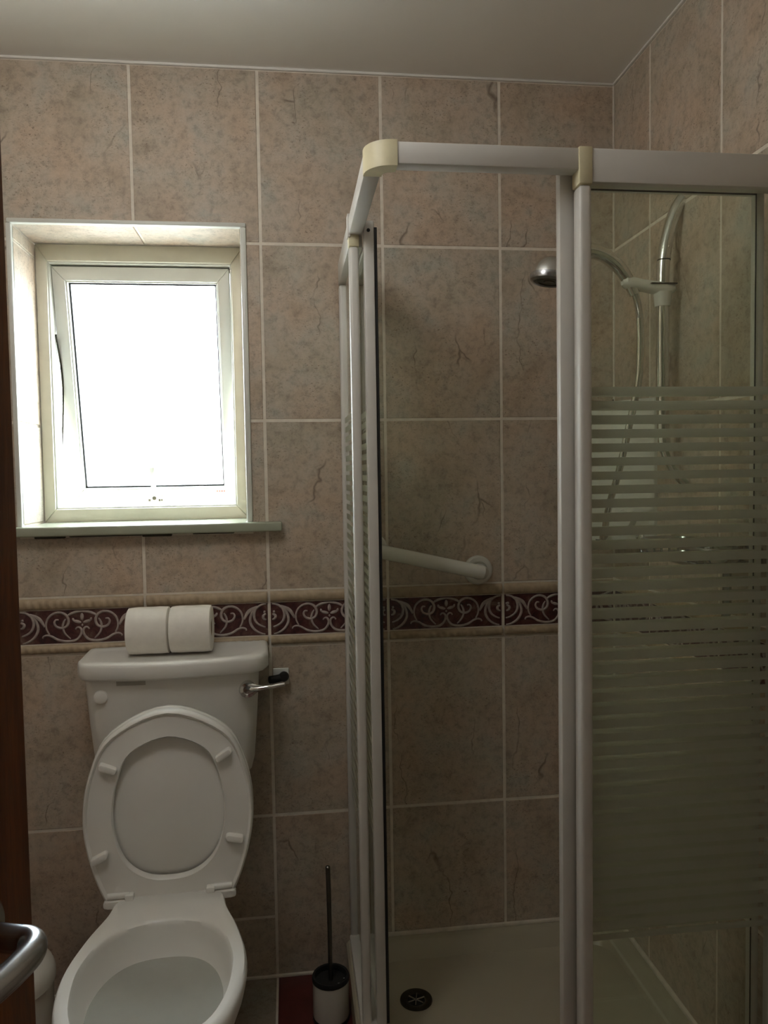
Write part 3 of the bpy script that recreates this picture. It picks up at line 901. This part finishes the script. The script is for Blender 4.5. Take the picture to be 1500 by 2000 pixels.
rings = [R3(fo_, 0), R3(scl(fo_, -.4, .97), .03), R3(lerp(fo_, ro_, .05), .12), R3(lerp(fo_, ro_, .30), .22), R3(lerp(fo_, ro_, .72), .31), R3(lerp(fo_, ro_, .93), .36),
         R3(ro_, .384), R3(scl(ro_, -.53, .992), .394), R3(scl(ro_, -.53, .970), .400), R3(lerp(ro_, ho_, .55), .4015), R3(lerp(ro_, ho_, .93), .4005), R3(ho_, .3965),
         R3(scl(ho_, -.56, .988), .388), R3(scl(ho_, -.56, .965), .370), R3(scl(ho_, -.56, .925), .350), R3(scl(ho_, -.56, .865), .334), R3(scl(ho_, -.56, .80), .322), R3(scl(ho_, -.56, .66), .300), R3(scl(ho_, -.555, .5), .265), R3(scl(ho_, -.55, .34), .20)]
obj('pan', loft(bmesh.new(), rings), M_PORC, wc, ang=50)
obj('pan_water', loft(bmesh.new(), [R3(scl(ho_, -.56, .868), .3345), R3(scl(ho_, -.56, .874), .336)]), M_WATER, wc)
# back shelf that carries the cistern
obj('shelf', boxm(TCX - .10, TCX + .10, -.295, -.02, .30, .398, .02, 3), M_PORC, wc)
obj('coupling', boxm(TCX - .075, TCX + .075, -.17, -.02, .39, .60, .02, 3), M_PORC, wc)

def bowed(hw, yb, yf, bow, r, n=6, m=10):
    """plan outline: straight back at yb, bowed front at yf (centre), corner radius r"""
    fr = []
    for k in range(m + 1):
        t = -1 + 2 * k / m; x = t * (hw - r * .75)
        fr.append((x, yf + bow * (x / hw) ** 2))
    e = yf + bow
    rc = [(hw - r * .3, e + r * .18), (hw, e + r)]
    lc = [(-hw, e + r), (-hw + r * .3, e + r * .18)]
    bk = [(hw, (e + r + yb) / 2), (hw, yb - .008), (hw - .008, yb), (0, yb), (-hw + .008, yb), (-hw, yb - .008), (-hw, (e + r + yb) / 2)]
    return fr + rc + bk + lc
def RB(hw, yb, yf, bow, r, z, cx=TCX): return [Vector((cx + x, y, z)) for x, y in bowed(hw, yb, yf, bow, r)]
cis = obj('cistern', loft(bmesh.new(), [RB(.150, -.03, -.150, .02, .03, .578), RB(.172, -.022, -.165, .022, .032, .588), RB(.180, -.02, -.172, .024, .032, .62), RB(.188, -.02, -.182, .026, .032, .72), RB(.196, -.02, -.190, .028, .032, .842)]), M_PORC, wc, ang=50)
LC = .3835
obj('cistern_lid', loft(bmesh.new(), [RB(.196, -.02, -.190, .028, .032, .838, LC), RB(.208, -.012, -.203, .032, .034, .834, LC), RB(.2125, -.010, -.208, .033, .036, .840, LC), RB(.2125, -.010, -.2075, .033, .036, .8635, LC), RB(.2105, -.011, -.2055, .032, .036, .8695, LC), RB(.206, -.013, -.200, .031, .034, .8725, LC), RB(.185, -.025, -.176, .028, .030, .8715, LC), RB(.178, -.030, -.168, .027, .030, .8690, LC)]), M_PORC, wc, ang=50)
obj('cover_button', lathe([(.0001, -.004), (.010, -.004), (.0145, -.002), (.0155, .002)], (.2255, -.1745, .796), 'Y', 28), M_PORC, cis)
bm = bmesh.new()
v = [bm.verts.new(p) for p in ((.262, -.1835, .822), (.325, -.1885, .822), (.325, -.1890, .832), (.262, -.1840, .832))]
bm.faces.new(v); r_ = bmesh.ops.extrude_face_region(bm, geom=bm.faces[:])
bmesh.ops.translate(bm, vec=(0, -.0012, 0), verts=[g for g in r_['geom'] if isinstance(g, bmesh.types.BMVert)])
bmesh.ops.recalc_face_normals(bm, faces=bm.faces)
obj('sticker', bm, M_LABEL, cis, sm=False)
# flush lever: rose, teardrop boss and arm reaching past the right side
lev = obj('flush_lever', tubem(crom([(.552, -.186, .797), (.560, -.190, .7985), (.578, -.193, .800), (.602, -.193, .8025), (.631, -.190, .806)], 5), [.004] * 3 + [.0058] * 12 + [.0048] * 6, 14), M_CHROME, wc)
obj('lever_boss', lathe([(.0185, .012), (.0195, -.002), (.0168, -.009), (.0105, -.010), (.009, -.006), (.0001, -.0065)], (.5475, -.178, .7955), 'Y', 30), M_CHROME, lev)
obj('lever_neck', loft(bmesh.new(), [[Vector((x, -.184 + .006 * math.cos(a), z + hz * math.sin(a))) for a in [2 * math.pi * k / 12 for k in range(12)]] for x, z, hz in ((.548, .7955, .0165), (.560, .797, .0135), (.572, .7985, .008), (.582, .7995, .0045))]), M_CHROME, lev)

# seat and lid, raised and leaning on the cistern
SL = math.atan2(.030, .40)
def lean(pts, d):
    """pts: (x offset, height along the seat); d: distance in front of the lean plane"""
    out = []
    for x, h in pts:
        out.append(Vector((TCX + x, -.285 + h * math.sin(SL) - d * math.cos(SL), .384 + h * math.cos(SL) - d * math.sin(SL))))
    return out
SEAT = [(0, -.010), (.070, -.010), (.118, -.001), (.138, .022), (.164, .095), (.1765, .180), (.163, .275), (.118, .357), (0, .405)]
SHOLE = [(0, .052), (.042, .057), (.078, .078), (.100, .110), (.1125, .155), (.1145, .205), (.104, .262), (.076, .318), (0, .347)]
so, sh_ = outline(SEAT), outline(SHOLE)
def sc2(o, k, cy=.195): return [(x * k, cy + (y - cy) * k) for x, y in o]
lid_r = [lean(sc2(so, .95), -.0235), lean(sc2(so, .99), -.021), lean(sc2(so, 1.004), -.014), lean(sc2(so, 1.004), -.005), lean(sc2(so, .99), -.002)]
obj('seat_lid', loft(bmesh.new(), lid_r), M_SEAT, wc, ang=50)
tmp = bmesh.new()
prof = [(so, 1.0, .002), (so, 1.0, .011), (so, .990, .0165), (so, .972, .0185), (so, .955, .0165), (so, .945, .0135)]
sr_ = [lean(sc2(o, k), d) for o, k, d in prof]
sr_ += [lean(lerp(sc2(so, .945), sc2(sh_, 1.05, .2), .5), .0145), lean(sc2(sh_, 1.05, .2), .0165), lean(sc2(sh_, 1.02, .2), .0175), lean(sh_, .014), lean(sh_, .003)]
sr_.append(sr_[0])
loft(tmp, sr_, False, False)
bmesh.ops.remove_doubles(tmp, verts=tmp.verts, dist=1e-5)
seat = obj('seat', tmp, M_SEAT, wc, ang=50)
def lpt(x, h, d): return lean([(x, h)], d)[0]
for x, h, a in ((-.122, .292, -22), (.116, .304, 32), (-.142, .108, 26), (.136, .126, -14)):
    ca, sa = math.cos(R(a)), math.sin(R(a))
    bm = bmesh.new()
    st_ = [(u_, v_) for u_, v_ in rrect(-.0195, .0195, -.0065, .0065, .006, 4)]
    rg = []
    for k, d in ((1.0, .012), (1.0, .0245), (.9, .0285), (.7, .0295)):
        rg.append([lpt(x + (u_ * ca - v_ * sa) * k, h + (u_ * sa + v_ * ca) * k, d) for u_, v_ in st_])
    obj('buffer', loft(bm, rg), M_SEAT, seat)
for s in (-1, 1):
    # raised hinge housing on the underside and the hinge itself
    bm = bmesh.new()
    rg = []
    for k, d in ((1.0, .012), (1.0, .022), (.85, .025)):
        rg.append([lpt(s * .100 + u_ * k, .010 + v_ * k, d) for u_, v_ in rrect(-.036, .036, -.008, .008, .006, 4)])
    obj('hinge_housing', loft(bm, rg), M_SEAT, seat)
    rg = [[lpt(s * .052 + u_ * k, .012 + v_ * k, d) for u_, v_ in rrect(-.009, .009, -.006, .006, .005, 4)] for k, d in ((1.0, .012), (.9, .0185), (.6, .0205))]
    obj('hinge_stud', loft(bmesh.new(), rg), M_SEAT, seat)
    hg = obj('hinge', boxm(TCX + s * .083 - .009, TCX + s * .083 + .009, -.312, -.293, .399, .412, .003), M_SEAT, wc)
    obj('hinge_post', boxm(TCX + s * .083 - .006, TCX + s * .083 + .006, -.308, -.297, .398, .404, .002), M_SEAT, hg)
    obj('hinge_barrel', tubem([(TCX + s * .083, -.300, .3985 + .009), (TCX + s * .128, -.300, .3985 + .009)], .0065, 14), M_SEAT, hg)

# the pan is set a touch askew to the wall
WA = R(2.2); wpv = Vector((TCX, -.05, 0))
wc.location = wpv + Matrix.Rotation(WA, 3, 'Z') @ (wc.location - wpv)
wc.rotation_euler = (0, 0, WA)

# wall plate with the black pipe fitting beside the cistern
wp = thing('wall_plate', (.627, 0, .76), 'small white plate with black pipe fitting on the tiles beside the cistern', 'wall plate')
obj('plate', boxm(.606, .6455, -.005, -.0005, .7575, .799, .002), M_PVC, wp)
obj('pipe_fitting', lathe([(.0001, -.03), (.008, -.029), (.0115, -.024), (.0125, -.016), (.010, -.006), (.0095, -.004)], (.633, 0, .781), 'Y', 22), M_GASKET, wp)
obj('pipe_elbow', tubem(crom([(.628, -.018, .779), (.615, -.022, .777), (.598, -.03, .777)], 5), .0095, 14), M_GASKET, wp)

# toilet rolls on the cistern lid
def roll(x0, x1, cy, label, seed):
    rr, hr = .0545, .021
    cz = .8725 + rr - .0005
    t = thing('toilet_roll', ((x0 + x1) / 2, cy, .8725), label, 'toilet roll', 'toilet rolls on the cistern')
    rng = random.Random(seed)
    n = 56; rings = []
    prof = [(hr, x0 + .001), (rr - .004, x0), (rr - .001, x0 + .002), (rr, x0 + .02), (rr - .0004, (x0 + x1) / 2), (rr, x1 - .02), (rr - .001, x1 - .002), (rr - .004, x1), (hr, x1 - .001), ]
    ph = rng.uniform(0, 6)
    for ri, (r, x) in enumerate(prof):
        ring_ = []
        for k in range(n):
            a = 2 * math.pi * k / n
            e = 0
            if r > hr + .001: e = .0007 * math.sin(3 * a + ph) - .0022 * max(0, 1 - abs(((a - 1.45 - .25 * (x - x0) / (x1 - x0)) / .16))) * (1 if k else 1)
            ring_.append(Vector((x, cy + (r + e) * math.cos(a), cz + (r + e) * math.sin(a))))
        rings.append(ring_)
    rings.append(rings[0])
    bm = loft(bmesh.new(), rings, False, False)
    bmesh.ops.remove_doubles(bm, verts=bm.verts, dist=1e-6)
    obj('paper', bm, M_PAPER, t, ang=40)
    obj('core', lathe([(hr, x0 + .003), (hr, x1 - .003), (hr - .0015, x1 - .003), (hr - .0015, x0 + .003), (hr, x0 + .003)], (0, cy, cz), 'X', 28), M_CARD, t)
roll(.2795, .3725, -.098, 'white toilet roll on the cistern lid, the one on the left', 1)
roll(.3755, .4695, -.100, 'white toilet roll on the cistern lid, the one nearer the flush lever', 2)

# ------------------------------------------------------------------ toilet brush
tb = thing('toilet_brush', (.728, -.168, 0), 'toilet brush in white pot with black rim and tall dark handle', 'toilet brush')
bc = (.728, -.168, 0)
obj('pot', lathe([(.0001, .006), (.041, .006), (.0425, .012), (.0425, .098), (.038, .098), (.037, .02), (.0001, .018)], bc, 'Z', 36), M_ENAMEL, tb)
obj('base', lathe([(.0001, 0), (.0435, 0), (.0435, .008), (.0001, .008)], bc, 'Z', 36), M_GASKET, tb)
obj('rim', lathe([(.0365, .092), (.0435, .094), (.0445, .100), (.0425, .105), (.038, .104), (.036, .098), (.0365, .092)], bc, 'Z', 36), M_GASKET, tb)
obj('handle', tubem([(.728, -.168, .085), (.728, -.168, .20), (.7275, -.168, .300), (.7265, -.168, .365), (.7265, -.168, .3675)], [.0052, .0052, .0055, .0058, .003], 14), M_BRUSH, tb)
bm = bmesh.new()
rn = random.Random(3)
for k in range(70):
    a = rn.uniform(0, 2 * math.pi); h = rn.uniform(.04, .083); r1 = rn.uniform(.022, .034)
    tube(bm, [(bc[0] + .004 * math.cos(a), bc[1] + .004 * math.sin(a), h), (bc[0] + r1 * math.cos(a), bc[1] + r1 * math.sin(a), h + rn.uniform(-.004, .012))], .0011, 4)
tag(obj('bristles', bm, M_PVC, tb), kind='stuff')

# ------------------------------------------------------------------ bin beside the toilet
bn = thing('waste_bin', (.045, -.30, 0), 'small white lidded bin on the floor left of the toilet', 'bin')
bcn = (.045, -.30, 0)
obj('bin_body', lathe([(.0001, .0), (.090, .0), (.093, .006), (.097, .235), (.0965, .240), (.0001, .240)], bcn, 'Z', 44), M_ENAMEL, bn)
obj('bin_lid', lathe([(.098, .232), (.1015, .236), (.1015, .252), (.096, .266), (.080, .278), (.045, .286), (.0001, .288)], bcn, 'Z', 44), M_ENAMEL, bn)
obj('pedal', boxm(.028, .062, -.425, -.388, .010, .020, .004), M_DARK, bn)

# ------------------------------------------------------------------ door, standing open on the left
TH = R(21)
de = Vector((math.sin(TH), math.cos(TH), 0)); dn = Vector((de.y, -de.x, 0))
HB = Vector((.466, -1.368, .948))                     # outer bend of the lever
FE = HB - dn * .052 + de * .064; FE.z = 0             # free edge on the room face
DW = .76
door = tag(bpy.data.objects.new('door_1', None), 'dark stained wooden door standing open with curved steel lever', kind='structure')
COL.objects.link(door); door.location = (FE - de * DW)
def dbox(s0, s1, t0, t1, z0, z1, bev=.002):
    """s along the door from the free edge towards the hinge, t behind the room face"""
    bm = boxm(s0, s1, t0, t1, z0, z1, bev)
    M4 = Matrix((( -de.x, -dn.x, 0, FE.x), (-de.y, -dn.y, 0, FE.y), (0, 0, 1, 0), (0, 0, 0, 1)))
    bmesh.ops.transform(bm, matrix=M4, verts=bm.verts)
    bmesh.ops.recalc_face_normals(bm, faces=bm.faces)
    return bm
leaf = obj('stile', dbox(0, .11, 0, .040, .008, 1.985), M_WOOD, door)
obj('stile', dbox(DW - .11, DW, 0, .040, .008, 1.985), M_WOOD, door)
for z0, z1 in ((.008, .22), (.90, 1.06), (1.87, 1.985)): obj('door_rail', dbox(.11, DW - .11, 0, .040, z0, z1), M_WOOD, door)
for z0, z1 in ((.22, .90), (1.06, 1.87)): obj('door_panel', dbox(.10, DW - .10, .012, .028, z0 - .01, z1 + .01), M_WOOD, door)
face = HB - dn * .052
hdl = obj('door_handle', tubem(crom([face + dn * .004, face + dn * .030, face + dn * .048 + de * .001, face + dn * .0585 - de * .009, face + dn * .062 - de * .030, face + dn * .062 - de * .06, face + dn * .060 - de * .10, face + dn * .050 - de * .122, face + dn * .035 - de * .132, face + dn * .015 - de * .133], 6), .0098, 20), M_SATIN, door)
Mr = Matrix((de, Vector((0, 0, 1)), dn)).transposed()
obj('rose', lathe([(.026, .0005), (.026, .006), (.023, .009), (.012, .010), (.0001, .010)], face, M=Mr, n=36), M_SATIN, hdl)
